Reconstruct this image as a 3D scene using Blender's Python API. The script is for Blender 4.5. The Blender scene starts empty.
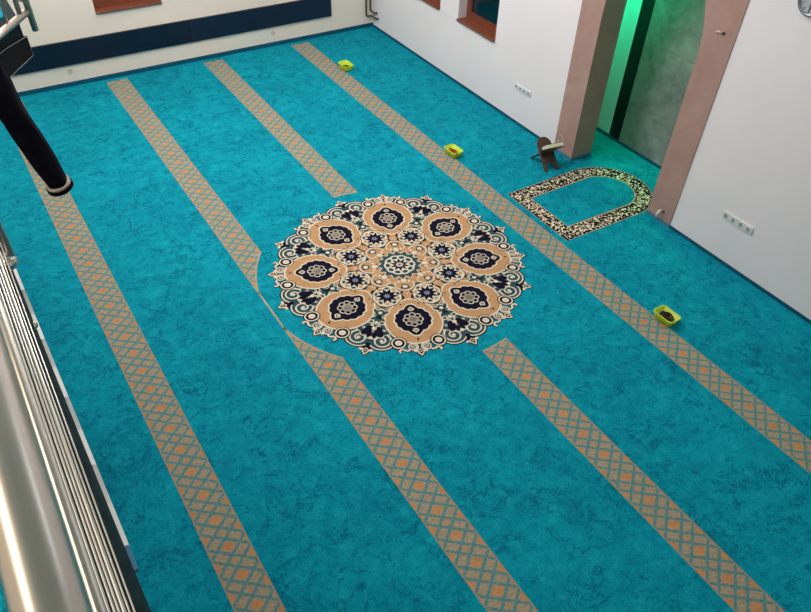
import bpy, bmesh, math, random
from mathutils import Vector, Matrix
PI = math.pi
R_ = math.radians
random.seed(4)
sc = bpy.context.scene
C = sc.collection

# ------------------------------------------------------------------ materials
def lin(c):
    return tuple(((v/255)/12.92 if v/255 <= .04045 else ((v/255+.055)/1.055)**2.4) for v in c) + (1,)

class NT:
    """small helper around a material node tree"""
    def __init__(s, name):
        s.m = bpy.data.materials.new(name); s.m.use_nodes = True
        s.t = s.m.node_tree; s.n = s.t.nodes; s.l = s.t.links
        s.b = s.n['Principled BSDF']
        s.tc = s.n.new('ShaderNodeTexCoord')
    def new(s, kind, **kw):
        n = s.n.new(kind)
        for k, v in kw.items(): setattr(n, k, v)
        return n
    def put(s, sock, v):
        if hasattr(v, 'links') or isinstance(v, bpy.types.NodeSocket): s.l.new(v, sock)
        else: sock.default_value = v
    def math(s, op, a, b=0.0, c=None):
        n = s.new('ShaderNodeMath', operation=op)
        s.put(n.inputs[0], a); s.put(n.inputs[1], b)
        if c is not None: s.put(n.inputs[2], c)
        return n.outputs[0]
    def noise(s, scale, detail=4, rough=.55, vec=None, dist=0.):
        n = s.new('ShaderNodeTexNoise'); n.inputs['Scale'].default_value = scale
        n.inputs['Detail'].default_value = detail; n.inputs['Roughness'].default_value = rough
        n.inputs['Distortion'].default_value = dist
        s.l.new(vec if vec is not None else s.tc.outputs['Object'], n.inputs['Vector'])
        return n.outputs[0]
    def ramp(s, fac, stops):
        n = s.new('ShaderNodeValToRGB'); e = n.color_ramp.elements
        while len(e) < len(stops): e.new(.5)
        for el, (p, c) in zip(e, stops): el.position = p; el.color = c
        s.l.new(fac, n.inputs[0]); return n.outputs[0]
    def mix(s, fac, a, b, blend='MIX'):
        n = s.new('ShaderNodeMix', data_type='RGBA', blend_type=blend)
        s.put(n.inputs[0], fac); s.put(n.inputs[6], a); s.put(n.inputs[7], b)
        return n.outputs[2]
    def bump(s, h, strength=.3, dist=.01):
        n = s.new('ShaderNodeBump'); n.inputs['Strength'].default_value = strength
        n.inputs['Distance'].default_value = dist
        s.l.new(h, n.inputs['Height']); s.l.new(n.outputs[0], s.b.inputs['Normal'])
    def base(s, c): s.put(s.b.inputs['Base Color'], c)
    def rough(s, v): s.put(s.b.inputs['Roughness'], v)

def flat(name, c, rough=.5, metal=0., var=.06, scale=8., spec=.5, stretch=None):
    m = NT(name)
    col = lin(c)
    d = tuple(v*(1-var) for v in col[:3])+(1,); u = tuple(min(1, v*(1+var)) for v in col[:3])+(1,)
    vec = None
    if stretch:
        mp = m.new('ShaderNodeMapping'); mp.inputs['Scale'].default_value = stretch
        m.l.new(m.tc.outputs['Object'], mp.inputs[0]); vec = mp.outputs[0]
    m.base(m.ramp(m.noise(scale, 4, vec=vec), [(.3, d), (.7, u)]))
    m.rough(rough); m.b.inputs['Metallic'].default_value = metal
    m.b.inputs['Specular IOR Level'].default_value = spec
    return m.m

def carpet_mat():
    m = NT('teal_carpet')
    big = m.noise(1.6, 5, .6, dist=.4)
    mid = m.noise(9., 8, .78, dist=.5)
    fine = m.noise(90., 3, .6)
    a = m.ramp(big, [(.3, lin((4, 128, 152))), (.7, lin((10, 164, 184)))])
    b = m.ramp(mid, [(.30, lin((2, 98, 126))), (.5, lin((6, 142, 165))), (.70, lin((34, 184, 198)))])
    c = m.mix(.5, a, b)
    # dark hair-like veins woven into the pile
    def vein(scale, width, seed, lo, hi):
        mp = m.new('ShaderNodeMapping'); mp.inputs['Location'].default_value = (seed, seed*.7, seed*.3)
        m.l.new(m.tc.outputs['Object'], mp.inputs[0])
        n = m.noise(scale, 6, .62, mp.outputs[0], .5)
        d = m.math('ABSOLUTE', m.math('SUBTRACT', n, .5))
        w = m.new('ShaderNodeMapRange'); w.inputs[1].default_value = width*.25; w.inputs[2].default_value = width
        w.inputs[3].default_value = 1; w.inputs[4].default_value = 0
        m.l.new(d, w.inputs[0])
        k = m.ramp(m.noise(scale*1.6, 4, .6, mp.outputs[0]), [(lo, (0, 0, 0, 1)), (hi, (1, 1, 1, 1))])
        return m.math('MULTIPLY', w.outputs[0], k)
    v = m.math('MAXIMUM', m.math('MAXIMUM', vein(2.6, .016, 0., .44, .56), vein(4.1, .018, 5.3, .46, .58)), vein(7., .022, 11.3, .50, .62))
    c = m.mix(m.math('MULTIPLY', v, .6), c, lin((4, 66, 98)))
    sp = m.ramp(fine, [(.3, (.66, .67, .70, 1)), (.7, (1.22, 1.21, 1.18, 1))])
    c = m.mix(1., c, sp, 'MULTIPLY')
    m.base(c); m.rough(.95); m.b.inputs['Specular IOR Level'].default_value = .08
    m.bump(fine, .35, .006)
    return m.m

SX0, SP, SW, PV = .3337, 1.2921, .2644, .2243
def stripe_mat():
    m = NT('patterned_carpet_band')
    sep = m.new('ShaderNodeSeparateXYZ'); m.l.new(m.tc.outputs['Object'], sep.inputs[0])
    x = m.math('ADD', sep.outputs[0], -SX0 + SP/2 + 4*SP)
    u = m.math('DIVIDE', m.math('SUBTRACT', m.math('MODULO', x, SP), SP/2), SW)
    v = m.math('DIVIDE', m.math('ADD', sep.outputs[1], -2.25 + 50*PV), PV)
    wob = m.math('MULTIPLY', m.math('SUBTRACT', m.noise(45., 2), .5), .10)
    a = m.math('ADD', m.math('ADD', u, v), m.math('ADD', wob, 40.)); b = m.math('ADD', m.math('SUBTRACT', v, u), m.math('SUBTRACT', 40., wob))
    fa = m.math('ABSOLUTE', m.math('SUBTRACT', m.math('FRACT', m.math('ADD', a, .5)), .5))
    fb = m.math('ABSOLUTE', m.math('SUBTRACT', m.math('FRACT', m.math('ADD', b, .5)), .5))
    def line(f, c, w):
        d = m.math('ABSOLUTE', m.math('SUBTRACT', f, c))
        return m.math('LESS_THAN', d, w)
    ln = m.math('MAXIMUM', line(fa, .29, .058), line(fb, .29, .058))
    # curved connectors across the cells
    r0 = m.math('SQRT', m.math('ADD', m.math('MULTIPLY', fa, fa), m.math('MULTIPLY', fb, fb)))
    ha = m.math('SUBTRACT', .5, fa); hb = m.math('SUBTRACT', .5, fb)
    r1 = m.math('SQRT', m.math('ADD', m.math('MULTIPLY', ha, ha), m.math('MULTIPLY', hb, hb)))
    ln = m.math('MAXIMUM', ln, line(r1, .245, .035))
    dot = m.math('LESS_THAN', r0, .205)
    dot2 = m.math('LESS_THAN', r1, .15)
    edge = m.math('GREATER_THAN', m.math('ABSOLUTE', u), .468)
    tan = m.ramp(m.noise(60., 3), [(.3, lin((140, 128, 108))), (.7, lin((174, 160, 134)))])
    teal = m.ramp(m.noise(50., 3), [(.3, lin((70, 124, 130))), (.7, lin((104, 146, 146)))])
    org = m.ramp(m.noise(40., 3), [(.3, lin((176, 124, 80))), (.7, lin((194, 146, 104)))])
    c = m.mix(ln, tan, teal); c = m.mix(m.math('MULTIPLY', dot2, .35), c, org); c = m.mix(dot, c, org); c = m.mix(edge, c, lin((162, 140, 110)))
    m.base(c); m.rough(.95); m.b.inputs['Specular IOR Level'].default_value = .08
    return m.m

def floral_mat():
    m = NT('floral_border_pile')
    v = m.new('ShaderNodeTexVoronoi'); v.inputs['Scale'].default_value = 62.
    m.l.new(m.tc.outputs['Object'], v.inputs['Vector'])
    s = m.new('ShaderNodeSeparateColor'); m.l.new(v.outputs['Color'], s.inputs[0])
    n = m.new('ShaderNodeValToRGB'); n.color_ramp.interpolation = 'CONSTANT'
    e = n.color_ramp.elements
    for p, c in [(.0, (14, 16, 26)), (.50, (214, 202, 174)), (.70, (150, 126, 96)), (.78, (90, 100, 92)), (.87, (236, 226, 200))]:
        if p in (0.,): el = e[0]
        else: el = e.new(p)
        el.color = lin(c)
    e[-1].position = 1.; e[-1].color = lin((20, 22, 34))
    m.l.new(s.outputs[0], n.inputs[0])
    m.base(n.outputs[0]); m.rough(.95); m.b.inputs['Specular IOR Level'].default_value = .08
    return m.m

def plaster_mat(name, c, scale=30.):
    m = NT(name)
    col = lin(c)
    m.base(m.ramp(m.noise(1.2, 4), [(.3, tuple(v*.965 for v in col[:3])+(1,)), (.7, col)]))
    m.rough(.8); m.b.inputs['Specular IOR Level'].default_value = .25
    m.bump(m.noise(scale, 5), .06, .004)
    return m.m

def marble_mat(name, stops, scale=2.2, rough=.35, spec=.4):
    m = NT(name)
    n = m.noise(scale, 8, .62, dist=1.2)
    k = m.noise(scale*5, 5, .6, dist=.6)
    c = m.mix(.3, m.ramp(n, stops), m.ramp(k, stops))
    m.base(c); m.rough(rough); m.b.inputs['Specular IOR Level'].default_value = spec
    return m.m

def wood_mat(name, a, b, rough=.4, scale=14.):
    m = NT(name)
    mp = m.new('ShaderNodeMapping'); mp.inputs['Scale'].default_value = (3, .6, 3)
    m.l.new(m.tc.outputs['Object'], mp.inputs[0])
    w = m.noise(scale, 6, .6, mp.outputs[0], 1.5)
    m.base(m.ramp(w, [(.3, lin(a)), (.7, lin(b))])); m.rough(rough)
    return m.m

def steel_mat(name='brushed_steel', c=(206, 198, 188), r0=.16, r1=.26):
    m = NT(name)
    mp = m.new('ShaderNodeMapping'); mp.inputs['Scale'].default_value = (60, .8, 60)
    m.l.new(m.tc.outputs['Object'], mp.inputs[0])
    n = m.noise(6., 3, .5, mp.outputs[0])
    rr = m.new('ShaderNodeMapRange'); rr.inputs[3].default_value = r0; rr.inputs[4].default_value = r1
    m.l.new(n, rr.inputs[0]); m.rough(rr.outputs[0])
    m.base(lin(c)); m.b.inputs['Metallic'].default_value = 1.
    return m.m

M = dict(
    carpet=carpet_mat(), stripe=stripe_mat(), floral=floral_mat(),
    cream=flat('cream_pile', (210, 202, 182), .95, spec=.08, var=.08, scale=60),
    tan=flat('tan_pile', (184, 144, 104), .95, spec=.08, var=.1, scale=14),
    navy=flat('navy_pile', (20, 20, 40), .95, spec=.08, scale=60),
    green=flat('dark_teal_pile', (46, 78, 86), .95, spec=.08, var=.12, scale=40),
    lilac=flat('pale_blue_pile', (146, 152, 172), .95, spec=.08, scale=60),
    line=flat('thin_tan_line_pile', (176, 156, 120), .95, spec=.08, scale=60),
    wall_warm=plaster_mat('white_plaster', (243, 231, 218)),
    wall=plaster_mat('white_wall_plaster', (238, 234, 239)),
    ceil=plaster_mat('ceiling_plaster', (235, 234, 230)),
    base=flat('teal_skirting', (12, 88, 112), .7, var=.1, scale=20, spec=.2),
    base2=flat('pale_teal_skirting', (74, 130, 158), .6, var=.08, scale=20, spec=.3),
    pink=marble_mat('pink_stone', [(.3, lin((164, 130, 122))), (.55, lin((176, 143, 134))), (.75, lin((186, 157, 148)))], 1.6, .45, .3),
    grey=marble_mat('grey_marble', [(.28, lin((98, 102, 101))), (.5, lin((134, 138, 136))), (.72, lin((168, 171, 168)))], 2.4, .35),
    black=marble_mat('black_marble', [(.3, lin((8, 9, 10))), (.72, lin((14, 16, 16))), (.8, lin((60, 62, 60)))], 3., .25),
    panel=flat('dark_navy_panel', (8, 25, 48), .38, var=.2, scale=3, spec=.4),
    panel2=flat('navy_panel', (13, 31, 56), .38, var=.2, scale=3, spec=.4),
    wood=wood_mat('red_brown_wood', (96, 48, 32), (140, 78, 56)),
    dwood=wood_mat('dark_carved_wood', (56, 42, 38), (98, 74, 64), .55, 22),
    page=flat('cream_paper', (232, 226, 196), .8, var=.06, scale=80),
    cover=flat('dark_book_cover', (46, 52, 54), .5),
    glass=flat('dark_window_glass', (6, 30, 42), .08, var=.3, scale=2),
    lime=flat('lime_plastic', (192, 222, 44), .4, var=.04),
    steel=steel_mat(r0=.26, r1=.38), chrome=steel_mat('polished_steel', (214, 210, 208), .07, .12),
    granite=flat('dark_granite', (20, 21, 26), .8, var=.35, scale=60, spec=.12),
    trim=flat('pale_edge_trim', (246, 246, 244), .4),
    fascia=flat('stone_teal_reflection', (22, 42, 48), .8, var=.3, scale=30, spec=.12),  # dark stone with the carpet's teal reflection put into its colour
    strip=flat('grey_edge_strip', (150, 152, 152), .5),
    blue=flat('blue_plastic', (90, 150, 190), .3),
    navycloth=flat('dark_navy_cloth', (20, 18, 30), .9, var=.3, scale=25, spec=.1),
    plum=flat('dark_plum_cloth', (40, 28, 44), .9, var=.2, spec=.1),
    black_cloth=flat('black_cloth', (12, 12, 20), .9, spec=.1),
    lining=flat('pale_lining', (216, 196, 186), .9),
    white=flat('white_plastic', (226, 228, 228), .35, var=.02),
    socket=flat('grey_socket_hole', (150, 154, 156), .5, var=.02),
    pipe=flat('brown_pipe', (74, 52, 48), .4),
    silver=flat('silver_plastic', (150, 154, 162), .25, metal=.7),
    dial=flat('clock_dial', (176, 180, 188), .5, var=.02),
    dark=flat('dark_plastic', (40, 42, 50), .4),
    bead_brown=flat('dark_brown_bead', (58, 30, 22), .3, var=.4, scale=40),
    bead_orange=flat('orange_brown_bead', (168, 78, 30), .3, var=.3, scale=40),
    lamp=None,
)

# ------------------------------------------------------------------ mesh helpers
class MB:
    def __init__(s): s.v = []; s.f = []; s.mi = []; s.smooth = []
    def add(s, vs, fs, mi=0, smooth=False):
        o = len(s.v); s.v += [tuple(v) for v in vs]
        for f in fs: s.f.append(tuple(i+o for i in f)); s.mi.append(mi); s.smooth.append(smooth)
    def box(s, x0, x1, y0, y1, z0, z1, mi=0):
        vs = [(x, y, z) for z in (z0, z1) for y in (y0, y1) for x in (x0, x1)]
        s.add(vs, [(0, 2, 3, 1), (4, 5, 7, 6), (0, 1, 5, 4), (2, 6, 7, 3), (0, 4, 6, 2), (1, 3, 7, 5)], mi)
    def tube(s, pts, r, n=14, mi=0, caps=True):
        pts = [Vector(p) for p in pts]; rs = r if isinstance(r, (list, tuple)) else [r]*len(pts)
        rings = []; prev = None
        for i, p in enumerate(pts):
            d = ((pts[i+1]-p) if i == 0 else (p-pts[i-1]) if i == len(pts)-1 else (pts[i+1]-p).normalized()+(p-pts[i-1]).normalized()).normalized()
            if prev is None:
                a = Vector((0, 0, 1)) if abs(d.z) < .9 else Vector((1, 0, 0)); a = (a-d*a.dot(d)).normalized()
            else: a = (prev-d*prev.dot(d)).normalized()
            prev = a; b = d.cross(a)
            rings.append([p+(a*math.cos(2*PI*k/n)+b*math.sin(2*PI*k/n))*rs[i] for k in range(n)])
        vs = [v for ring in rings for v in ring]; fs = []
        for i in range(len(pts)-1):
            for k in range(n):
                fs.append((i*n+k, i*n+(k+1) % n, (i+1)*n+(k+1) % n, (i+1)*n+k))
        s.add(vs, fs, mi, True)
        if caps:
            s.add(rings[0], [tuple(reversed(range(n)))], mi); s.add(rings[-1], [tuple(range(n))], mi)
    def loft(s, rings, mi=0, cap0=True, cap1=True, smooth=True):
        n = len(rings[0]); fs = []
        for i in range(len(rings)-1):
            for k in range(n): fs.append((i*n+k, i*n+(k+1) % n, (i+1)*n+(k+1) % n, (i+1)*n+k))
        s.add([v for r in rings for v in r], fs, mi, smooth)
        if cap0: s.add(rings[0], [tuple(reversed(range(n)))], mi)
        if cap1: s.add(rings[-1], [tuple(range(n))], mi)
    def ball(s, c, r, nu=10, nv=6, mi=0, sz=1.):
        c = Vector(c); rings = []
        for j in range(1, nv):
            t = PI*j/nv
            rings.append([c+Vector((r*math.sin(t)*math.cos(2*PI*k/nu), r*math.sin(t)*math.sin(2*PI*k/nu), -r*sz*math.cos(t))) for k in range(nu)])
        s.loft(rings, mi)
    def prism(s, poly, to3, thick, mi=0):
        """poly: 2-D outline, to3(u,v,w) -> 3-D; extruded over w in (0, thick)"""
        n = len(poly)
        a = [to3(u, v, 0) for u, v in poly]; b = [to3(u, v, thick) for u, v in poly]
        s.add(a+b, [tuple(range(n)), tuple(range(2*n-1, n-1, -1))]+[(i, i+n, (i+1) % n+n, (i+1) % n) for i in range(n)], mi)
    def build(s, name, mats, parent=None, loc=None, bevel=0., bseg=2):
        me = bpy.data.meshes.new(name); 
        off = Vector(loc) if loc is not None else Vector((0, 0, 0))
        me.from_pydata([Vector(v)-off for v in s.v], [], s.f); 
        for m in (mats if isinstance(mats, (list, tuple)) else [mats]): me.materials.append(m)
        me.polygons.foreach_set('material_index', s.mi); me.polygons.foreach_set('use_smooth', s.smooth)
        me.update()
        bm = bmesh.new(); bm.from_mesh(me); bmesh.ops.remove_doubles(bm, verts=bm.verts, dist=1e-6)
        bmesh.ops.recalc_face_normals(bm, faces=bm.faces)
        if bevel:
            es = [e for e in bm.edges if len(e.link_faces) == 2 and e.calc_face_angle(0) > .6]
            bmesh.ops.bevel(bm, geom=es, offset=bevel, segments=bseg, affect='EDGES', profile=.5)
        bm.to_mesh(me); bm.free()
        o = bpy.data.objects.new(name, me); C.objects.link(o); o.location = off
        if parent is not None:
            o.parent = parent; o.location = off if loc is not None else (0, 0, 0)
        return o

def tag(o, label, cat, group=None):
    o['label'] = label; o['category'] = cat
    if group: o['group'] = group
    return o
def thing(name, label, cat, loc=(0, 0, 0), rz=0., group=None):
    o = bpy.data.objects.new(name, None); C.objects.link(o); o.location = loc; o.rotation_euler = (0, 0, rz)
    o.empty_display_size = .05
    return tag(o, label, cat, group)
def struct(o): o['kind'] = 'structure'; return o

# ------------------------------------------------------------------ room numbers
XR, YB = 5.4746, 9.62           # right wall, back wall
XL, YF, ZC = -3.2, -2.6, 5.4    # left wall, front wall, ceiling
NX = 6.256                      # back of the prayer niche
MC = Vector((2.788, 4.421)); TH = R_(67.49)

# ------------------------------------------------------------------ floor: fitted carpet with its woven pattern
FM = ['carpet', 'stripe', 'cream', 'tan', 'navy', 'green', 'lilac', 'line', 'floral']
FI = {k: i for i, k in enumerate(FM)}
fl = MB()
fl.add([(XL, YF, 0), (NX+.1, YF, 0), (NX+.1, YB+.05, 0), (XL, YB+.05, 0)], [(0, 1, 2, 3)])
DZ = .0005
def poly(pts, mat, layer):
    """closed outline, star-shaped about its centre: filled fan"""
    n = len(pts); cx = sum(p[0] for p in pts)/n; cy = sum(p[1] for p in pts)/n
    z = layer*DZ
    fl.add([(p[0], p[1], z) for p in pts]+[(cx, cy, z)], [(i, (i+1) % n, n) for i in range(n)], FI[mat])
def stroke(pts, w, mat, layer, closed=False):
    z = layer*DZ; n = len(pts); vs = []
    P = [Vector(p) for p in pts]
    for i in range(n):
        a = P[i-1] if (i > 0 or closed) else P[i]; b = P[(i+1) % n] if (i < n-1 or closed) else P[i]
        d = (b-a).normalized(); nn = Vector((-d.y, d.x))*w/2
        vs += [(*(P[i]+nn), z), (*(P[i]-nn), z)]
    m = n if closed else n-1
    fl.add(vs, [(2*i, 2*i+1, (2*i+3) % (2*n), (2*i+2) % (2*n)) for i in range(m)], FI[mat])

# the four prayer rows, cut round the medallion
CUT = 1.316
def arc_y(x, sgn):
    d = CUT*CUT-(x-MC.x)**2
    return MC.y+sgn*math.sqrt(d) if d > 0 else None
def band(k):
    x0 = SX0+k*SP-SW/2; x1 = x0+SW
    N = 24
    def strip(lo, hi):
        vs = []
        for i in range(N+1):
            x = x0+SW*i/N
            vs += [(x, lo(x), DZ), (x, hi(x), DZ)]
        fl.add(vs, [(2*i, 2*i+2, 2*i+3, 2*i+1) for i in range(N)], FI['stripe'])
    if k in (1, 2):
        strip(lambda x: YF, lambda x: arc_y(x, -1) or MC.y)
        strip(lambda x: arc_y(x, 1) or MC.y, lambda x: YB-.10)
    else: strip(lambda x: YF, lambda x: YB-.10)
for k in range(4): band(k)
xb = SX0+SP-SW/2
stroke([(xb+.006, 4.05), (xb+.006, 4.80)], .013, 'line', 2)
for sgn, (xa, xe) in ((1, (xb, xb+SW)), (-1, (xb, xb+SW)), (1, (SX0+2*SP-SW/2, SX0+2*SP+SW/2)), (-1, (SX0+2*SP-SW/2, SX0+2*SP+SW/2))):
    stroke([(xa+(xe-xa)*i/10, arc_y(xa+(xe-xa)*i/10, sgn) or MC.y) for i in range(11)], .014, 'line', 2)

# ---- medallion: local frame (radial a, tangential b) around a centre at (r, t)
def rt(r, t): 
    an = TH+R_(t); return MC+Vector((r*math.cos(an), r*math.sin(an)))
def loc(r, t):
    an = TH+R_(t); c = rt(r, t); ea = Vector((math.cos(an), math.sin(an))); eb = Vector((-math.sin(an), math.cos(an)))
    return lambda a, b: c+ea*a+eb*b
def ell(r, t, ra, rb, mat, layer, n=24, rot=0.):
    f = loc(r, t); cr, sr = math.cos(R_(rot)), math.sin(R_(rot)); pts = []
    for k in range(n):
        q = 2*PI*k/n; a, b = ra*math.cos(q), rb*math.sin(q)
        pts.append(f(a*cr-b*sr, a*sr+b*cr))
    poly(pts, mat, layer)
def star(r, t, ro, ri, n, mat, layer, ph=0.):
    f = loc(r, t)
    poly([f((ro if k % 2 == 0 else ri)*math.cos(PI*k/n+ph), (ro if k % 2 == 0 else ri)*math.sin(PI*k/n+ph)) for k in range(2*n)], mat, layer)
def scal(r, t, ra, rb, amp, nl, tip, mat, layer, n=112):
    """scalloped oval, pointed along the radius"""
    f = loc(r, t); pts = []
    for k in range(n):
        q = 2*PI*k/n
        e = 1+amp*abs(math.sin(nl*q/2+PI/2*0))
        s2 = math.exp(-(min(q % PI, PI-(q % PI))/.26)**2)*tip
        pts.append(f((ra*e+s2)*math.cos(q), rb*e*math.sin(q)))
    poly(pts, mat, layer)
def ring(r, t, da, db, rad, w, mat, layer, n=12, sq=1.):
    f = loc(r, t); stroke([f(da+rad*sq*math.cos(2*PI*k/n), db+rad*math.sin(2*PI*k/n)) for k in range(n)], w, mat, layer, True)
def ringset(r, t, R, rad, w, n, mat, layer, ph=0.):
    for k in range(n):
        q = 2*PI*k/n+ph; ring(r, t, R*math.cos(q), R*math.sin(q), rad, w, mat, layer)
def kite(r, t, l, w, mat, layer):
    f = loc(r, t); poly([f(l, 0), f(.15*l, w), f(-.35*l, w*.75), f(-.7*l, 0), f(-.35*l, -w*.75), f(.15*l, -w)], mat, layer)

def arcst(f, ca, cb, r0, r1, q0, q1, w, mat, layer, n=18):
    stroke([f(ca+(r0+(r1-r0)*i/n)*math.cos(q0+(q1-q0)*i/n), cb+(r0+(r1-r0)*i/n)*math.sin(q0+(q1-q0)*i/n)) for i in range(n+1)], w, mat, layer)

for i in range(8):
    ax, gp = 45*i, 45*i+22.5
    # --- gap sector: twin scroll lobes on a dark ground
    f = loc(0, gp)
    def g2(a, b): return f(a, b)
    poly([g2(.64, 0), g2(.80, .09), g2(.98, .235), g2(1.10, .17), g2(1.15, .06), g2(1.165, 0), g2(1.15, -.06), g2(1.10, -.17), g2(.98, -.235), g2(.80, -.09)], 'navy', 1)
    for s in (-1, 1):
        ca, cb = 1.035, .098*s
        ell(0, gp, .001, .001, 'navy', 1)
        def disc(rad, mat, layer, ca=ca, cb=cb, k=1.0):
            poly([f(ca+rad*k*math.cos(2*PI*q/24), cb+rad*1.08*math.sin(2*PI*q/24)) for q in range(24)], mat, layer)
        disc(.119, 'navy', 2); disc(.108, 'cream', 3); disc(.095, 'green', 4)
        # spiral
        N = 34; sp = []
        for k in range(N+1):
            q = (R_(200) - R_(560)*k/N)*s; rr = .090-.070*k/N
            sp.append(f(ca+rr*math.cos(q), cb+rr*math.sin(q)))
        stroke(sp, .0145, 'cream', 5)
        poly([f(ca+.017*math.cos(q), cb+.017*math.sin(q)) for q in [R_(36*k) for k in range(10)]], 'cream', 5)
        # navy flowers with cream edges inside the sector
        for (a0, b0, la, lb, ro, mt) in ((.935, .050, .070, .036, 30, 'navy'), (.985, .022, .040, .018, 10, 'navy'), (.915, .125, .052, .022, -35, 'green'), (.868, .075, .040, .020, 55, 'green'), (.965, .195, .055, .024, 60, 'green')):
            cr, sr = math.cos(R_(ro)), math.sin(R_(ro))
            for ex, m2, ly in ((.011, 'cream', 6), (0., mt, 7)):
                poly([f(a0+(la+ex)*math.cos(q)*cr-(lb+ex)*math.sin(q)*sr, s*(b0+(la+ex)*math.cos(q)*sr+(lb+ex)*math.sin(q)*cr)) for q in [2*PI*k/14 for k in range(14)]], m2, ly)
    # stem of leaves reaching inward between the petals
    for ex, m2, ly in ((.012, 'cream', 9.4), (0., 'green', 9.8)):
        ell(.80, gp, .085+ex, .022+ex, m2, ly); ell(.70, gp, .045+ex, .030+ex, m2, ly)
        for s in (-1, 1):
            ell(.775, gp+s*2.4, .038+ex, .016+ex, m2, ly, rot=50*s)
            ell(.69, gp+s*3.6, .034+ex, .015+ex, m2, ly, rot=-40*s)
    ell(.70, gp, .020, .018, 'cream', 10.5); ell(.83, gp, .022, .016, 'cream', 10.5); ell(.90, gp, .022, .02, 'cream', 8)
    ell(1.02, gp, .018, .018, 'cream', 8); kite(1.10, gp, .04, .022, 'navy', 8)
    # --- petal
    for ex, m2, ly in ((.012, 'navy', 2), (.006, 'cream', 8.5), (-.010, 'tan', 9)):
        f2 = loc(.775, ax); pts = []
        for k in range(48):
            q = 2*PI*k/48
            a = (.285+ex)*math.cos(q); b = (.250+ex)*math.sin(q)
            if math.cos(q) < 0: b *= 1-.34*math.cos(q)**2
            pts.append(f2(a, b))
        poly(pts, m2, ly)
    # --- navy cartouche
    scal(.765, ax, .163, .162, .08, 14, .046, 'cream', 10)
    scal(.765, ax, .149, .148, .08, 14, .044, 'navy', 11)
    ringset(.765, ax, .060, .026, .010, 8, 'cream', 12); ringset(.765, ax, .030, .020, .007, 8, 'cream', 12, R_(22.5))
    ell(.765, ax, .020, .020, 'cream', 12)
    for s in (-1, 1):
        f4 = loc(.765+.128*s, ax)
        kite(.765+.132*s, ax, .036*s, .030, 'cream', 12); kite(.765+.132*s, ax, .022*s, .016, 'navy', 13); ell(.765+.130*s, ax, .009, .008, 'cream', 14)
    for s in (-1, 1):
        ell(.565, ax+8*s, .008, .008, 'navy', 11); ell(1.01, ax, .016, .008, 'navy', 11)
    # --- round studs and curls along the outer rim
    for s in (-1, 1):
        ell(1.052, ax+9.2*s, .076, .072, 'navy', 9); ell(1.052, ax+9.2*s, .066, .062, 'cream', 10); ell(1.052, ax+9.2*s, .053, .050, 'navy', 11); ell(1.052, ax+9.2*s, .031, .030, 'cream', 12)
        ell(1.098, ax+2.8*s, .052, .052, 'navy', 7); ell(1.098, ax+2.8*s, .045, .045, 'cream', 10); ell(1.098, ax+2.8*s, .032, .032, 'green', 11)
        f3 = loc(1.098, ax+2.8*s); arcst(f3, 0, 0, .03, .006, 0, -s*R_(480), .010, 'cream', 12)
        c = [rt(1.125, ax+4.2*s), rt(1.143, ax+5.2*s), rt(1.140, ax+6.3*s), rt(1.125, ax+7.2*s), rt(1.130, ax+8.2*s), rt(1.150, ax+8.8*s), rt(1.165, ax+8.2*s)]
        stroke(c, .034, 'navy', 6); stroke(c, .020, 'cream', 10)
    # --- fleurons on the tips
    for t, r in ((ax, 1.158), (gp, 1.178)):
        kite(r, t, .064, .040, 'navy', 7); kite(r, t, .053, .031, 'cream', 11); kite(r-.002, t, .034, .019, 'navy', 12); ell(r, t, .008, .008, 'cream', 13)
        for s in (-1, 1): ell(r-.012, t+2.1*s, .014, .018, 'cream', 11)
# --- inner field
poly([rt(.645, 360*k/48) for k in range(48)], 'tan', 8)
for i in range(8):
    ax, gp = 45*i, 45*i+22.5
    scal(.468, gp, .138, .130, .07, 10, .012, 'navy', 9); scal(.468, gp, .131, .123, .07, 10, .010, 'cream', 10)
    for k in range(10):
        q = R_(36*k+18); f5 = loc(.468, gp); cq, sq = math.cos(q), math.sin(q)
        poly([f5((.107+.016*math.cos(v))*cq-.022*math.sin(v)*sq, ((.107+.016*math.cos(v))*sq+.022*math.sin(v)*cq)*.95) for v in [2*PI*j/10 for j in range(10)]], 'green' if k % 2 else 'tan', 12)
    star(.468, gp, .106, .058, 10, 'navy', 14); star(.468, gp, .034, .016, 8, 'lilac', 15); star(.468, gp, .014, .007, 6, 'navy', 16)
    for s in (-1, 1):
        ell(.468, gp+s*17.2, .030, .014, 'green', 8); ell(.468+.15*s, gp, .020, .030, 'green', 9)
        ell(.575, gp+s*9.5, .022, .010, 'cream', 9); ell(.575, gp+s*9.5, .013, .005, 'navy', 10)
    f6 = loc(.285, ax); arcst(f6, 0, 0, .086, .086, R_(-118), R_(118), .012, 'cream', 10)
    f6 = loc(.29, ax); arcst(f6, 0, 0, .10, .10, R_(-70), R_(70), .005, 'navy', 10)
    ell(.236, ax, .027, .026, 'cream', 13); ell(.318, ax, .038, .034, 'green', 11); ell(.318, ax, .022, .024, 'cream', 12)
    for s in (-1, 1): ell(.335, ax+s*5.5, .012, .009, 'navy', 11); ell(.25, ax+s*11, .016, .011, 'cream', 11); ell(.405, ax+s*6.5, .022, .008, 'navy', 11, rot=40*s); ell(.215, ax+s*9, .010, .008, 'navy', 13)
    stroke([rt(.385, ax-3), rt(.43, ax), rt(.385, ax+3)], .008, 'cream', 10)
star(0.0, 0, .222, .178, 16, 'cream', 11); star(0., 0, .212, .168, 16, 'green', 12)
scal(0, 0, .138, .138, .07, 10, 0., 'cream', 13)
for k in range(10):
    q = R_(36*k+18); f5 = loc(0, 0); cq, sq = math.cos(q), math.sin(q)
    poly([f5((.111+.021*math.cos(v))*cq-.027*math.sin(v)*sq, (.111+.021*math.cos(v))*sq+.027*math.sin(v)*cq) for v in [2*PI*j/10 for j in range(10)]], 'green', 14)
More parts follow.
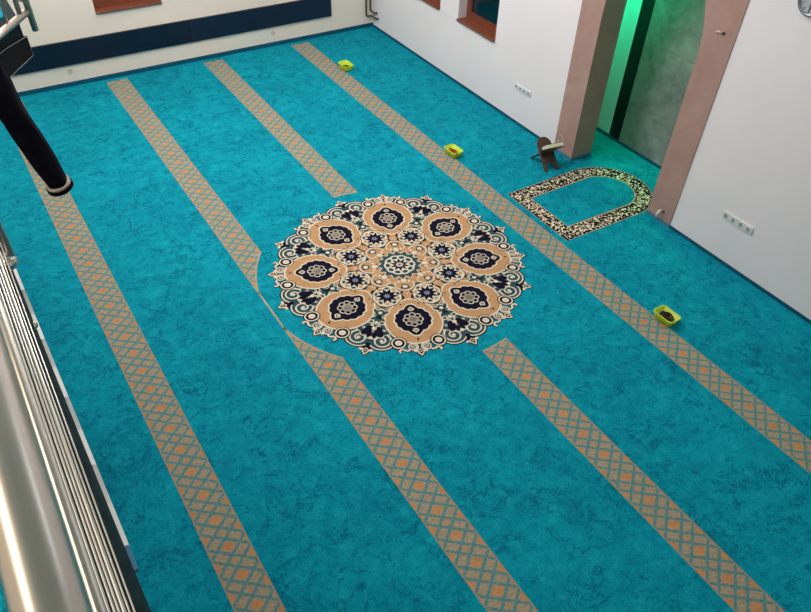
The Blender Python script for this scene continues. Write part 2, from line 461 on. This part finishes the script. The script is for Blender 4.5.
star(0., 0, .098, .050, 10, 'navy', 15); star(0., 0, .044, .024, 10, 'cream', 16); star(0, 0, .018, .009, 6, 'navy', 17)

# ---- arch-shaped floral border in front of the niche
def arch(x0, ys, yc, r, xc, n=28):
    return [(x0, ys[0])]+[(xc+r*math.sin(PI*k/n), yc-r*math.cos(PI*k/n)) for k in range(n+1)]+[(x0, ys[1])]
def arch_band(o, inn, mat, layer):
    n = len(o); z = layer*DZ
    fl.add([(*p, z) for p in o]+[(*p, z) for p in inn], [(i, (i+1) % n, (i+1) % n+n, i+n) for i in range(n)], FI[mat])
A_o = arch(4.415, (3.945, 4.900), 4.435, .492, 5.375)
A_i = arch(4.580, (4.125, 4.720), 4.430, .310, 5.372)
arch_band(A_o, A_i, 'floral', 2)
stroke(A_o, .007, 'line', 3, True); stroke(A_i, .012, 'line', 3, True)
def resample(pts, step):
    out = []; acc = 0.
    P = [Vector(p) for p in pts]+[Vector(pts[0])]
    for a, b in zip(P[:-1], P[1:]):
        d = (b-a).length; t = -acc
        while t + step <= d:
            t += step; out.append((a+(b-a)*t/d, (b-a).normalized()))
        acc = d-t
    return out
for p, d in resample(A_o, .046):
    nn = Vector((-d.y, d.x))*.016 
    q = p + nn
    poly([q+d*.017, q+nn*.9, q-d*.017, q-nn*1.1], 'navy', 4)
for p, d in resample(A_i, .046):
    nn = Vector((-d.y, d.x))*.016
    q = p-nn*1.2
    poly([q+d*.012, q+nn*.9, q-d*.012, q-nn*.9], 'navy', 4)
floor = struct(fl.build('floor', [M[k] for k in FM]))

# ------------------------------------------------------------------ walls
def wall_x(name, x0, x1, ys, zs, holes, mat):
    m = MB(); 
    for i in range(len(ys)-1):
        for j in range(len(zs)-1):
            cy, cz = (ys[i]+ys[i+1])/2, (zs[j]+zs[j+1])/2
            if any(h[0] < cy < h[1] and h[2] < cz < h[3] for h in holes): continue
            m.box(x0, x1, ys[i], ys[i+1], zs[j], zs[j+1])
    return struct(m.build(name, mat))
W1 = (6.70, 7.475, .757, 2.1); W2 = (7.876, 8.65, .757, 2.1); PR = (3.612, 5.408)
NH = (PR[0], PR[1], 0., 2.95)
wall_x('wall_right', XR, XR+.26, [YF, PR[0], PR[1], W1[0], W1[1], W2[0], W2[1], YB], [0, W1[2], W1[3], 2.95, ZC], [W1, W2, NH], M['wall'])
BW = (1.61, 2.425, .780, 2.1)
m = MB()
xs = [XL-.25, BW[0], BW[1], XR+.26]; zs = [0, BW[2], BW[3], ZC]
for i in range(3):
    for j in range(3):
        if i == 1 and j == 1: continue
        m.box(xs[i], xs[i+1], YB, YB+.26, zs[j], zs[j+1])
struct(m.build('wall_back', M['wall_warm']))
m = MB(); m.box(XL-.25, XL, YF, YB, 0, ZC); struct(m.build('wall_left', M['wall_warm']))
m = MB(); m.box(XL-.25, XR+.26, YF-.25, YF, 0, ZC); struct(m.build('wall_front', M['wall_warm']))
m = MB(); m.box(XL-.25, NX+.3, YF-.25, YB+.26, ZC, ZC+.2); struct(m.build('ceiling', M['ceil']))
m = MB(); m.box(XL, XR, YB-.012, YB, 0, .052); struct(m.build('baseboard_back', M['base']))
m = MB(); m.box(XR-.010, XR, YF, PR[0], 0, .030); m.box(XR-.010, XR, PR[1], YB-.012, 0, .030)
struct(m.build('baseboard_right', M['base']))

def window(n, axis, y0, y1, z0, z1, depth):
    """frame + pane + sill set in the reveal; axis 'x' = right wall, 'y' = back wall"""
    def B(mb, d0, d1, a0, a1, c0, c1):
        if axis == 'x': mb.box(XR+d0, XR+d1, a0, a1, c0, c1)
        else: mb.box(a0, a1, YB+d0, YB+d1, c0, c1)
    fr = MB(); w = .065
    B(fr, depth, depth+.06, y0, y1, z0+.02, z0+.02+w); B(fr, depth, depth+.06, y0, y1, z1-w, z1)
    B(fr, depth, depth+.06, y0, y0+w, z0+.02+w, z1-w); B(fr, depth, depth+.06, y1-w, y1, z0+.02+w, z1-w)
    f = struct(fr.build('window_%d' % n, M['wood'], bevel=.006))
    p = MB(); B(p, depth+.025, depth+.035, y0+w, y1-w, z0+.02+w, z1-w); p.build('pane', M['glass'], f)
    b = MB(); B(b, depth+.012, depth+.024, y0+w, y0+w+.018, z0+.02+w, z1-w); B(b, depth+.012, depth+.024, y1-w-.018, y1-w, z0+.02+w, z1-w)
    B(b, depth+.012, depth+.024, y0+w+.018, y1-w-.018, z0+.02+w, z0+.038+w); b.build('glazing_bead', M['wood'], f)
    s = MB(); B(s, -.03, depth+.005, y0+.002, y1-.002, z0, z0+.026); s.build('sill', M['wood'], f, bevel=.008)
    k = MB(); B(k, depth+.06, depth+.10, y0-.05, y1+.05, z0-.05, z1+.05); k.build('leak_blocker', M['dark'], f)  # unseen box added behind the pane to stop light leaking in
    return f
window(1, 'x', *W1, .12); window(2, 'x', *W2, .12); window(3, 'y', *BW, .10)

# ------------------------------------------------------------------ prayer niche (mihrab)
mih = thing('mihrab', 'tall prayer niche framed in pink stone, lit green inside, in the right wall', 'prayer niche', (XR, 4.51, 0))
def rel(mb, name, mat, par=mih, **k):
    for i, v in enumerate(mb.v): mb.v[i] = (v[0]-par.location.x, v[1]-par.location.y, v[2]-par.location.z)
    return mb.build(name, mat, par, **k)
# arch outline
yL, yR_ = 5.107, 3.915; yc = (yL+yR_)/2; spring = 1.55; RA = 1.19
inner = [(yR_, 0.), (yR_, spring)]
apex_t = math.acos((RA-(yc-yR_))/RA)
for k in range(1, 15):
    t = apex_t*k/14; inner.append((yR_+RA-RA*math.cos(t), spring+RA*math.sin(t)))
inner += [(2*yc-y, z) for y, z in reversed(inner[:-1])]
# outer outline with as many points: walk the rectangle
n = len(inner); top = 2.95
outer = []
for (y, z) in inner:
    if z <= spring: outer.append((PR[0] if y < yc else PR[1], z))
    else:
        t = (y-yR_)/(yL-yR_)
        outer.append((PR[0]+(PR[1]-PR[0])*t, top) if .12 < t < .88 else ((PR[0] if t < .5 else PR[1]), spring+(top-spring)*min(1, (t if t < .5 else 1-t)/.12)))
X0, X1 = XR-.008, 5.764
mb = MB()
fI = [(X0, y, z) for y, z in inner]; fO = [(X0, y, z) for y, z in outer]
bI = [(X1, y, z) for y, z in inner]; bO = [(X1, y, z) for y, z in outer]
mb.add(fI+fO+bI+bO, [q for i in range(n-1) for q in ((i, i+1, n+i+1, n+i), (2*n+i, 3*n+i, 3*n+i+1, 2*n+i+1), (i, 2*n+i, 2*n+i+1, i+1), (n+i, n+i+1, 3*n+i+1, 3*n+i))]
       + [(0, n, 3*n, 2*n), (n-1, 3*n-1, 4*n-1, 2*n-1)])
rel(mb, 'surround', M['pink'])
NY0, NY1 = 3.05, 5.86
mb = MB(); mb.box(NX, NX+.1, NY0, NY1, 0, 3.1); mb.box(X1, NX, NY0-.1, NY0, 0, 3.1); mb.box(X1, NX, NY1, NY1+.1, 0, 3.1); mb.box(X1, NX+.1, NY0-.1, NY1+.1, 3.1, 3.2)
mb.box(X1, X1+.02, PR[1], NY1, 0, 3.1); mb.box(X1, X1+.02, NY0, PR[0], 0, 3.1); mb.box(X1, X1+.02, PR[0], PR[1], 2.95, 3.1)
rel(mb, 'niche_wall', M['wall'])['label'] = 'white inner wall glowing green under the hidden lamp'
for y0, y1 in ((5.160, 5.318), (3.702, 3.860)):
    mb = MB(); mb.box(NX-.018, NX, y0, y1, .03, 3.09); rel(mb, 'dark_strip', M['black'])['label'] = 'black veined marble strip'
mb = MB(); mb.box(NX-.014, NX, 3.862, 5.158, .03, 1.170); rel(mb, 'lower_marble_panel', M['grey'], bevel=.002)['label'] = 'lower grey marble panel'
mb = MB(); mb.box(NX-.014, NX, 3.862, 5.158, 1.177, 3.09); rel(mb, 'upper_marble_panel', M['grey'], bevel=.002)['label'] = 'upper grey marble panel'
mb = MB(); mb.box(NX-.022, NX-.0, NY0, NY1, 0, .03)
rel(mb, 'skirting', M['base'])
mb = MB(); mb.box(X0-.008, X0, yL, PR[1], 0, .034); mb.box(X0-.008, X1, yL-.008, yL, 0, .034)
rel(mb, 'pillar_skirting', M['base2'])
mb = MB(); mb.box(X0-.008, X0, PR[0], yR_, 0, .034); mb.box(X0-.008, X1, yR_, yR_+.008, 0, .034)
rel(mb, 'pillar_skirting', M['base2'])

# small things on the stone and walls
def cyl(mb, c, axis, r, l, n=16, mi=0):
    c = Vector(c); d = Vector(axis); mb.tube([c, c+d*l], r, n, mi)
g = thing('cable_end', 'short white cable end poking out low on the right pink pillar', 'cable', (X0, 3.753, .10))
mb = MB(); mb.tube([(0, 0, .02), (-.03, 0, .03), (-.045, .005, .0), (-.045, .01, -.04)], .012, 8); mb.build('cable', M['white'], g)
mb = MB(); cyl(mb, (0, -.03, .02), (-1, 0, 0), .012, .004, 12); mb.build('hole', M['dark'], g)
g = thing('cable_outlet', 'small pale cable stub beside a dark hole high on the right pink pillar', 'cable', (X0, 3.733, 1.835))
mb = MB(); mb.tube([(0, .02, 0), (-.012, .025, 0), (-.014, .05, .004), (-.012, .075, -.006)], .007, 8); mb.build('cable', M['lining'], g)
mb = MB(); cyl(mb, (0, 0, 0), (-1, 0, 0), .014, .003, 12); mb.build('hole', M['dark'], g)
mb = MB(); mb.tube([(X0-.003, 5.325+.042*math.cos(t), .165+.045*math.sin(t)) for t in [R_(60+15*k) for k in range(19)]], .004, 6)
tag(mb.build('wall_ring', M['lining'], loc=(X0, 5.325, .165)), 'faint pale curved ring mark low on the left pink pillar above the book stand', 'ring')

def outlet(y0, y1, z0, z1, ng, label):
    t = thing('power_outlet', label, 'socket', (XR, (y0+y1)/2, (z0+z1)/2), 0, 'multi-gang sockets on the right wall')
    L, h = abs(y1-y0), z1-z0
    mb = MB(); mb.box(-.012, 0, -L/2, L/2, -h/2, h/2); mb.build('plate', M['white'], t, bevel=.004)
    for k in range(ng):
        yy = -L/2+L*(k+.5)/ng
        mb = MB(); cyl(mb, (-.0121, yy, 0), (-1, 0, 0), h*.36, .004, 20); s = mb.build('socket', M['white'], t)
        mb = MB(); cyl(mb, (-.0163, yy, 0), (-1, 0, 0), h*.27, .0008, 18); mb.build('recess', M['socket'], s)
    return t
outlet(2.785, 3.120, .415, .488, 4, 'white four-gang wall socket strip to the right of the prayer niche')
outlet(5.935, 6.230, .395, .462, 4, 'white four-gang wall socket strip between the window and the prayer niche')

# wall clock, top right
ck = thing('wall_clock', 'silver rimmed round wall clock at the top right corner', 'clock', (XR, 3.100, 2.285))
mb = MB()
prof = [(.0, .118), (-.022, .118), (-.032, .110), (-.030, .098), (-.016, .096)]
mb.loft([[(x, r*math.cos(2*PI*k/36), r*math.sin(2*PI*k/36)) for k in range(36)] for x, r in prof], cap0=True, cap1=False); mb.build('rim', M['silver'], ck)
mb = MB(); cyl(mb, (-.010, 0, 0), (-1, 0, 0), .097, .006, 36); dl = mb.build('dial', M['dial'], ck)
for k in range(12):
    t = 2*PI*k/12; a, b = math.sin(t), math.cos(t); mb = MB()
    mb.tube([(-.0165, a*.074, b*.074), (-.0165, a*.088, b*.088)], .0032 if k % 3 else .005, 6)
    mb.build('hour_mark', M['dark'], dl)
for ang, l, w in ((R_(60), .05, .005), (R_(178), .07, .0038)):
    mb = MB(); mb.box(-.021, -.018, -w, w, -.012, l); o = mb.build('hand', M['dark'], ck); o.rotation_euler = (ang, 0, 0)

# back wall: dark panels, plugs, pipes
for x0, x1, mt, lb in ((.30, 2.703, 'panel', 'long dark navy panel low on the back wall, left and darker of the pair'), (2.705, 4.785, 'panel2', 'long navy panel low on the back wall, nearer the room corner')):
    t = thing('wall_panel', lb, 'wall panel', ((x0+x1)/2, YB, .257), 0, 'dark panels on the back wall')
    L = x1-x0
    mb = MB(); mb.box(-L/2, L/2, -.022, 0, 0, .27); mb.build('board', M[mt], t, bevel=.003)
    mb = MB(); mb.box(-L/2, L/2, -.024, -.0, .2702, .278); mb.build('top_edge', M['dark'], t)
for x, z, lb in ((1.124, .181, 'small round plug on the white wall strip below the left dark panel'), (3.87, .170, 'small brownish plug on the white wall strip below the right navy panel')):
    mb = MB(); mb.loft([[(r*math.cos(2*PI*k/16), -d, r*math.sin(2*PI*k/16)) for k in range(16)] for r, d in ((.03, 0), (.03, .008), (.02, .008), (.02, .003))], cap0=False)
    o = mb.build('wall_plug', M['lining' if x > 2 else 'cream']); o.location = (x, YB, z); tag(o, lb, 'wall plug', 'wall plugs')
def smooth(pts, r=.04, n=5):
    out = [Vector(pts[0])]
    for a, b, c in zip(pts[:-2], pts[1:-1], pts[2:]):
        a, b, c = Vector(a), Vector(b), Vector(c)
        p = b+(a-b).normalized()*min(r, (a-b).length*.45); q = b+(c-b).normalized()*min(r, (c-b).length*.45)
        for k in range(n+1): s = k/n; out.append(p*(1-s)**2+b*2*s*(1-s)+q*s*s)
    return out+[Vector(pts[-1])]
for pts, lb in (([(5.345, 9.585, ZC), (5.345, 9.585, .165), (5.43, 9.585, .165), (5.437, 9.47, .160), (XR, 9.44, .155)], 'brown heating pipe in the far corner, the left and lower of the two'),
                ([(5.398, 9.56, ZC), (5.398, 9.56, .245), (5.437, 9.50, .225), (XR, 9.48, .225)], 'brown heating pipe in the far corner, the right and higher bent of the two')):
    mb = MB(); mb.tube(smooth(pts), .013, 10)
    tag(mb.build('heating_pipe', M['pipe'], loc=(5.4, 9.57, .2)), lb, 'pipe', 'pipes in the far corner')

# ------------------------------------------------------------------ baskets with prayer beads
def rrect(lx, ly, r, n=5):
    pts = []
    for cx, cy, q in ((lx-r, ly-r, 0), (-lx+r, ly-r, 90), (-lx+r, -ly+r, 180), (lx-r, -ly+r, 270)):
        for k in range(n+1): t = R_(q+90*k/n); pts.append((cx+r*math.cos(t), cy+r*math.sin(t)))
    return pts
def basket():
    t = thing('basket', '', 'basket')
    mb = MB()
    prof = [(.058, .090, .004), (.060, .093, .006), (.072, .106, .070), (.0685, .1025, .070), (.057, .090, .010)]
    mb.loft([[(x, y, z) for x, y in rrect(a, b, .028)] for a, b, z in prof], cap0=True, cap1=True)
    mb.build('tub', M['lime'], t)
    mb = MB()
    R4 = [(.070, .104, .066), (.080, .114, .068), (.080, .114, .0745), (.070, .104, .0745)]
    rings = [[(x, y, z) for x, y in rrect(a, b, .034)] for a, b, z in R4]
    mb.loft(rings+[rings[0]], cap0=False, cap1=False); mb.build('rim', M['lime'], t)
    for k in range(5):
        y = -.06+.03*k
        for sx in (-1, 1):
            mb = MB(); mb.tube([(sx*.0605, y, .010), (sx*.0730, y*1.08, .066)], .0028, 6); mb.build('rib', M['lime'], t)
    for sx in (-1, 1):
        for sy in (-1, 1):
            mb = MB(); mb.box(sx*.04-.008, sx*.04+.008, sy*.07-.008, sy*.07+.008, 0, .0045); mb.build('foot', M['lime'], t)
    return t
def copy_tree(o, par=None):
    c = o.copy(); C.objects.link(c)
    if par is not None: c.parent = par
    for ch in o.children: copy_tree(ch, c)
    return c
b0 = basket()
BK = [((4.39, 2.625, 0), R_(2), 'lime yellow plastic basket with dark beads, nearest the camera beside the right patterned band', M['bead_brown'], 5, 'dark brown prayer bead strand heaped in the nearest lime basket'),
      ((4.375, 5.865, 0), R_(3), 'lime yellow plastic basket with orange-brown beads, on the carpet left of the prayer niche', M['bead_orange'], 3, 'orange-brown prayer bead strand lying in the middle lime basket'),
      ((4.395, 8.46, 0), R_(3), 'lime yellow plastic basket farthest away, towards the far room corner', M['bead_brown'], 2, 'dark prayer bead strand lying in the farthest lime basket')]
first = None
for i, (p, rz, lb, bm_, nb, bl) in enumerate(BK):
    t = b0 if i == 0 else copy_tree(b0)
    t.location = p; t.rotation_euler = (0, 0, rz); t.scale = (.93, .93, .95); tag(t, lb, 'basket', 'lime baskets on the carpet')
    for k in range(nb):
        mb = MB(); rnd = random.Random(10*i+k)
        N = 26; ph = rnd.random()*6; cord = []
        for q in range(N):
            a = 2*PI*q/N
            x = .034*math.cos(a)*(1+.18*math.sin(3*a+ph))+.003*rnd.uniform(-1, 1)
            y = .052*math.sin(a)*(1+.16*math.cos(2*a+ph))+.014*(k % 3-1)
            mb.ball((x, y, 0), .0078, 8, 6); cord.append((x, y, 0))
        mb.tube(cord+[cord[0]], .002, 5, caps=False)
        o = mb.build('prayer_beads', bm_)
        o.location = Vector(p)+Vector((0, 0, .0185+.0100*k)); o.rotation_euler = (0, 0, rz+rnd.uniform(-.15, .15))
        tag(o, bl, 'prayer beads', 'prayer bead strands in basket %s' % ('nearest the camera', 'left of the niche', 'far away')[i])

# ------------------------------------------------------------------ folding book stand with an open book
ST = Vector((5.16, 5.20, 0))
st = thing('book_stand', 'dark carved wooden folding book stand on the carpet by the left pink pillar', 'book stand', ST, R_(-9))
def stand_board(sgn, w):
    """board crossing from feet at -sgn*y to a rounded top at +sgn*y"""
    ang = R_(50)*sgn; L0, L1 = .215, (.175 if sgn > 0 else .135); th = .014
    out = [(-w, -L0), (-w+.035, -L0), (-w+.045, -L0+.06), (0, -L0+.11), (w-.045, -L0+.06), (w-.035, -L0), (w, -L0), (w, 0)]
    for k in range(13):
        t = PI*k/12; out.append((w*math.cos(t), L1-.085+.085*math.sin(t)))
    out += [(-w, 0)]
    cz = L0*math.cos(ang)+th/2*abs(math.sin(ang))
    def to3(u, v, q):
        d = q-th/2
        return (u, math.sin(ang)*v+math.cos(ang)*d, cz+math.cos(ang)*v-math.sin(ang)*d)
    return out, to3, th, cz
for sgn in (1, -1):
    o_, to3, th, cz = stand_board(sgn, .088)
    mb = MB(); mb.prism(o_, to3, th)
    bo = mb.build('board', M['dwood'], st, bevel=.002)
    for rr in (.055, .035, .015):
        mb = MB(); mb.tube([to3(rr*math.cos(t), .10+rr*math.sin(t), (th+.002) if sgn > 0 else -.002) for t in [2*PI*k/20 for k in range(20)]+[0]], .004, 6, caps=False)
        mb.build('carving', M['page' if False else 'dwood'], bo)
mb = MB(); mb.tube([(-.092, 0, cz), (.092, 0, cz)], .007, 8); mb.build('hinge', M['dwood'], st)
# the book leans on the front board, its cream page edges turned up
bk = thing('book', 'thick dark covered book with cream page edges propped in the wooden book stand', 'book', ST+Vector((0, 0, cz)), R_(-9))
def bslab(name, mt, x0, x1, v0, v1, q0, q1):
    mb = MB(); mb.prism([(x0, v0), (x1, v0), (x1, v1), (x0, v1)], lambda u, v, q: (u, to3(u, v, q)[1], to3(u, v, q)[2]-cz), 0)
    n = 4; a = [(u, *[to3(u, v, q0)[k]-(cz if k == 2 else 0) for k in (1, 2)]) for u, v in ((x0, v0), (x1, v0), (x1, v1), (x0, v1))]
    b = [(u, *[to3(u, v, q1)[k]-(cz if k == 2 else 0) for k in (1, 2)]) for u, v in ((x0, v0), (x1, v0), (x1, v1), (x0, v1))]
    mb = MB(); mb.add(a+b, [(0, 1, 2, 3), (7, 6, 5, 4)]+[(i, i+4, (i+1) % 4+4, (i+1) % 4) for i in range(4)])
    return mb.build(name, mt, bk, bevel=.002)
bslab('cover', M['cover'], -.120, .150, .040, .150, th+.0015, th+.006)
bslab('page_block', M['page'], -.072, .136, .044, .154, th+.0065, th+.046)
bslab('cover', M['cover'], -.076, .140, .040, .149, th+.0465, th+.051)

# ------------------------------------------------------------------ gallery edge, railings, jacket
GX, GZ = -.110, 2.555
def EX(y): return -.113+(2.5-y)*.015      # the slab edge, a degree off the rail's line
# plan outline of the gallery edge: straight, then flaring out to a landing at the far end
mb = MB()
plan = [(EX(YF), YF), (EX(3.78), 3.78), (.345, 4.46), (.345, 7.3), (XL, 7.3), (XL, YF)]
def slab(mb, plan, z0, z1): mb.prism(plan, lambda u, v, q: (u, v, z0+q), z1-z0)
def inset(d): return [(EX(YF)-d, YF), (EX(3.78)-d, 3.78+.02), (.345-.05, 4.46+.02), (.345-.05, 7.3), (XL, 7.3), (XL, YF)]
slab(mb, plan, 2.352, GZ)
gal = struct(mb.build('gallery_slab', M['fascia']))
mb = MB(); slab(mb, inset(.24), GZ+.0004, GZ+.010); g = struct(mb.build('gallery_floor', M['carpet']))
# pale trim along the lower edge of the fascia, in short overlapping lengths
mb = MB()
y = 1.15; k = 0
while y < 3.7:
    L = .15; e = .0035*(1-k % 2)
    mb.add([(EX(yy)+dx, yy, z) for yy in (y, y+L) for dx, z in ((-.004, 2.350), (.011, 2.350), (.011, 2.362), (-.004+e, 2.362+e))],
           [(0, 1, 2, 3), (7, 6, 5, 4), (0, 4, 5, 1), (1, 5, 6, 2), (2, 6, 7, 3), (3, 7, 4, 0)])
    y += L; k += 1
tr = struct(mb.build('trim_1', M['trim']))
mb = MB(); mb.box(EX(1.1)-.004, EX(1.1)+.010, 1.07, 1.149, 2.350, 2.364)
mb.build('plastic_clip', M['blue'], tr)['label'] = 'small translucent blue plastic clip'
# dark stone wedge with pale edge strips at the far corner
A, B_ = Vector((EX(3.78), 3.78)), Vector((.345, 4.46)); dv = (B_-A).normalized(); nv = Vector((dv.y, -dv.x))
def dg(s, off=0.): p = A+dv*s+nv*off; return p
LD = (B_-A).length
mb = MB()
pts = [(.30, 2.352), (LD, 2.352), (LD+.004, 2.455), (.60, 2.478), (.30, 2.486)]
mb.prism(pts, lambda u, v, q: (*dg(u, .004+q), v), .012); struct(mb.build('trim_2', M['granite']))
mb = MB()
mb.tube([(*dg(.30, .018), 2.354), (*dg(LD, .018), 2.354)], .0013, 6); mb.tube([(*dg(LD, .018), 2.354), (*dg(LD, .018), 2.455)], .0010, 6)
mb.tube([(*dg(.30, .018), 2.486), (*dg(.60, .018), 2.478), (*dg(LD, .018), 2.455)], .0013, 6)
struct(mb.build('trim_3', M['strip']))

RX = -.084
rl = thing('balcony_railing', 'long shiny steel balcony railing at the lower left, nearest the camera', 'railing', (RX, 1.5, GZ))
def rr(mb, name, mat, **k): return rel(mb, name, mat, rl, **k)
mb = MB(); mb.tube([(RX, -1.6, 3.534), (RX, 3.7, 3.534)], .0245, 40); rr(mb, 'handrail', M['steel'])
for dz, r in ((-.702, .0080), (-.785, .0018), (-.84, .0018), (-.89, .0018), (-.955, .0030), (-1.03, .0016), (-1.12, .0016)):
    mb = MB(); mb.tube([(RX, -1.6, 4+dz), (RX, 3.7, 4+dz)], r, 14); rr(mb, 'rail_bar', M['steel'])
for y in (-1.2, 2.25, 3.6):
    mb = MB(); mb.tube([(RX-.004, y, GZ+.001), (RX, y, 3.515)], .012, 16); po = rr(mb, 'post', M['steel'])
    mb = MB(); mb.ball((EX(y)+.002, y, 2.555), .034, 20, 12, sz=.9); 
    for i, v in enumerate(mb.v): mb.v[i] = (v[0]-RX, v[1]-1.5, v[2]-GZ)
    mb.build('flange', M['chrome'], po)
mb = MB(); mb.ball((EX(1.96)+.002, 1.96, 2.50), .013, 12, 8); rr(mb, 'bolt_cap', M['chrome'])

rl2 = thing('balcony_railing', 'short steel railing on the dark stone edge in the top left corner', 'railing', (*dg(.5), GZ))
def r2(mb, name, mat): return rel(mb, name, mat, rl2)
Z1 = 2.556
mb = MB(); mb.tube([(*dg(.05, .022), Z1), (*dg(.935, .022), Z1)], .019, 16); r2(mb, 'bottom_rail', M['steel'])
mb = MB(); mb.tube([(*dg(.05, .022), 3.534), (*dg(.905, .022), 3.534)], .0245, 20); r2(mb, 'handrail', M['steel'])
for s in (.30, .43, .56, .69):
    mb = MB(); mb.tube([(*dg(s, .022), Z1), (*dg(s, .022), 3.534)], .0065, 10); r2(mb, 'baluster', M['steel'])
for s, o, rd, zb in ((LD+.0, .022, .013, Z1), (.915, .030, .017, 2.455)):
    mb = MB(); mb.tube([(*dg(s, o), zb), (*dg(s, o), 3.52)], rd, 14); r2(mb, 'post', M['steel'])
mb = MB(); mb.tube([(*dg(LD-.03, .022), 2.66), (*dg(.915, .03), 2.60)], .006, 8); r2(mb, 'brace', M['steel'])

# jacket thrown over the handrail, one sleeve hanging outside
jk = thing('jacket', 'dark navy sleeve with pale rimmed cuff hanging down at the left edge', 'jacket', (RX, 2.72, 3.56))
def sleeve_ring(c, d, ra, rb, n=22, ph=0., wr=0.):
    d = d.normalized(); a = Vector((0, 1, 0)); a = (a-d*a.dot(d)).normalized(); b = d.cross(a)
    return [c+a*ra*math.cos(2*PI*k/n)*(1+wr*math.sin(3*2*PI*k/n+ph))+b*rb*math.sin(2*PI*k/n)*(1+wr*math.cos(2*2*PI*k/n+ph)) for k in range(n)]
o0 = Vector(jk.location)
path = [(-.100, 2.725, 3.605), (-.050, 2.72, 3.600), (.006, 2.716, 3.52), (.022, 2.714, 3.38), (.038, 2.712, 3.20), (.052, 2.711, 3.06), (.070, 2.712, 2.92), (.084, 2.713, 2.84), (.100, 2.715, 2.76), (.118, 2.717, 2.68), (.134, 2.718, 2.60), (.150, 2.720, 2.525)]
rad = [.05, .058, .064, .066, .063, .060, .059, .0555, .0555, .050, .049, .046]
mb = MB(); rings = []
for i, p in enumerate(path):
    P = Vector(p)-o0; d = Vector(path[min(i+1, len(path)-1)])-Vector(path[max(i-1, 0)])
    for sub in ((0,) if i == len(path)-1 else (0, .5)):
        q = P if sub == 0 else P+(Vector(path[i+1])-Vector(p))*.5
        r = rad[i] if sub == 0 else (rad[i]+rad[min(i+1, len(path)-1)])/2
        w = 1+.075*math.sin(i*2.3+sub*3.1)
        rings.append(sleeve_ring(q, d, r*w, r*.86, 22, i*1.7+sub*2, .075))
mb.loft(rings, cap0=True, cap1=True); mb.build('sleeve', M['navycloth'], jk)
P = Vector(path[-1])-o0; d = (Vector(path[-1])-Vector(path[-2])).normalized()
def hoop(name, mt, d0, r0, r1, l):
    mb = MB()
    R4 = [sleeve_ring(P+d*d0, d, r0, r0*.9), sleeve_ring(P+d*d0, d, r1, r1*.9), sleeve_ring(P+d*(d0+l), d, r1, r1*.9), sleeve_ring(P+d*(d0+l), d, r0, r0*.9)]
    mb.loft(R4+[R4[0]], cap0=False, cap1=False); return mb.build(name, mt, jk)
hoop('cuff_lining', M['lining'], -.004, .040, .052, .012)['label'] = 'pale cuff rim'
hoop('cuff_hem', M['black_cloth'], .008, .040, .0565, .014)
mb = MB(); mb.tube([rings[i][5]+Vector((.001, 0, 0)) for i in range(8, len(rings))], .0028, 6); mb.build('seam', M['plum'], jk)
# body of the jacket, folded over the rail on the gallery side
mb = MB(); rings = []
for s in range(13):
    t = s/12
    if t < .35:
        q = PI*(.1+.9*t/.35); c = (RX+.036*math.cos(q), 3.534+.036*math.sin(q))
    else: c = (RX-.042-.03*math.sin((t-.35)*4), 3.53-.62*(t-.35)/.65)
    hw = .21+.05*t
    ring_ = []
    for k in range(16):
        v = 2*PI*k/16; th = .010+.004*math.sin(5*v+s)
        ring_.append(Vector((c[0]+th*math.cos(v)*(.9 if t > .35 else .6), 2.82+hw*math.sin(v)*(1+.03*math.sin(s)), c[1]+(th*math.cos(v) if t <= .35 else 0)))-o0)
    rings.append(ring_)
mb.loft(rings); mb.build('body', M['navycloth'], jk)

# ------------------------------------------------------------------ lights (ceiling fittings of the room, an added fill globe, green lamp in the niche)
def area(name, loc, sx, sy, power, col, rot=(0, 0, 0)):
    l = bpy.data.lights.new(name, 'AREA'); l.shape = 'RECTANGLE'; l.size = sx; l.size_y = sy; l.energy = power; l.color = col
    o = bpy.data.objects.new(name, l); C.objects.link(o); o.location = loc; o.rotation_euler = rot; return o
def globe(name, loc, r, power, col):
    l = bpy.data.lights.new(name, 'POINT'); l.shadow_soft_size = r; l.energy = power; l.color = col
    o = bpy.data.objects.new(name, l); C.objects.link(o); o.location = loc; return o
globe('fill_globe', (2.2, 6.1, 4.45), .55, 322, (1., .95, .94))  # unseen globe added to brighten the walls and ceiling
globe('back_lamp', (1.2, 8.0, 4.6), .3, 140, (1., .88, .77))
area('ceiling_lamp_right', (3.6, 1.6, ZC-.06), 1.4, 1.4, 12, (.88, .94, 1.))
area('gallery_lamp', (-1.6, 1.6, ZC-.06), .5, 2.4, 48, (1., .84, .66))
globe('niche_lamp', (6.02, 5.58, 2.55), .06, 54, (.0, 1., .34))
w = bpy.data.worlds.new('world'); sc.world = w; w.use_nodes = True
w.node_tree.nodes['Background'].inputs[0].default_value = (.6, .66, .72, 1); w.node_tree.nodes['Background'].inputs[1].default_value = .2

# ------------------------------------------------------------------ camera
cam = bpy.data.cameras.new('camera'); co = bpy.data.objects.new('camera', cam); C.objects.link(co)
co.location = (0, 0, 4.0); co.rotation_euler = (0.763835227, -0.0281181288, -0.552004261)
cam.sensor_width = 36; cam.lens = 31.082; cam.shift_y = .083476; cam.shift_x = -.00033; cam.clip_start = .02
sc.camera = co
sc.view_settings.view_transform = 'Standard'; sc.view_settings.look = 'None'; sc.view_settings.gamma = 1; sc.view_settings.exposure = 0.0
sc.view_settings.use_curve_mapping = False
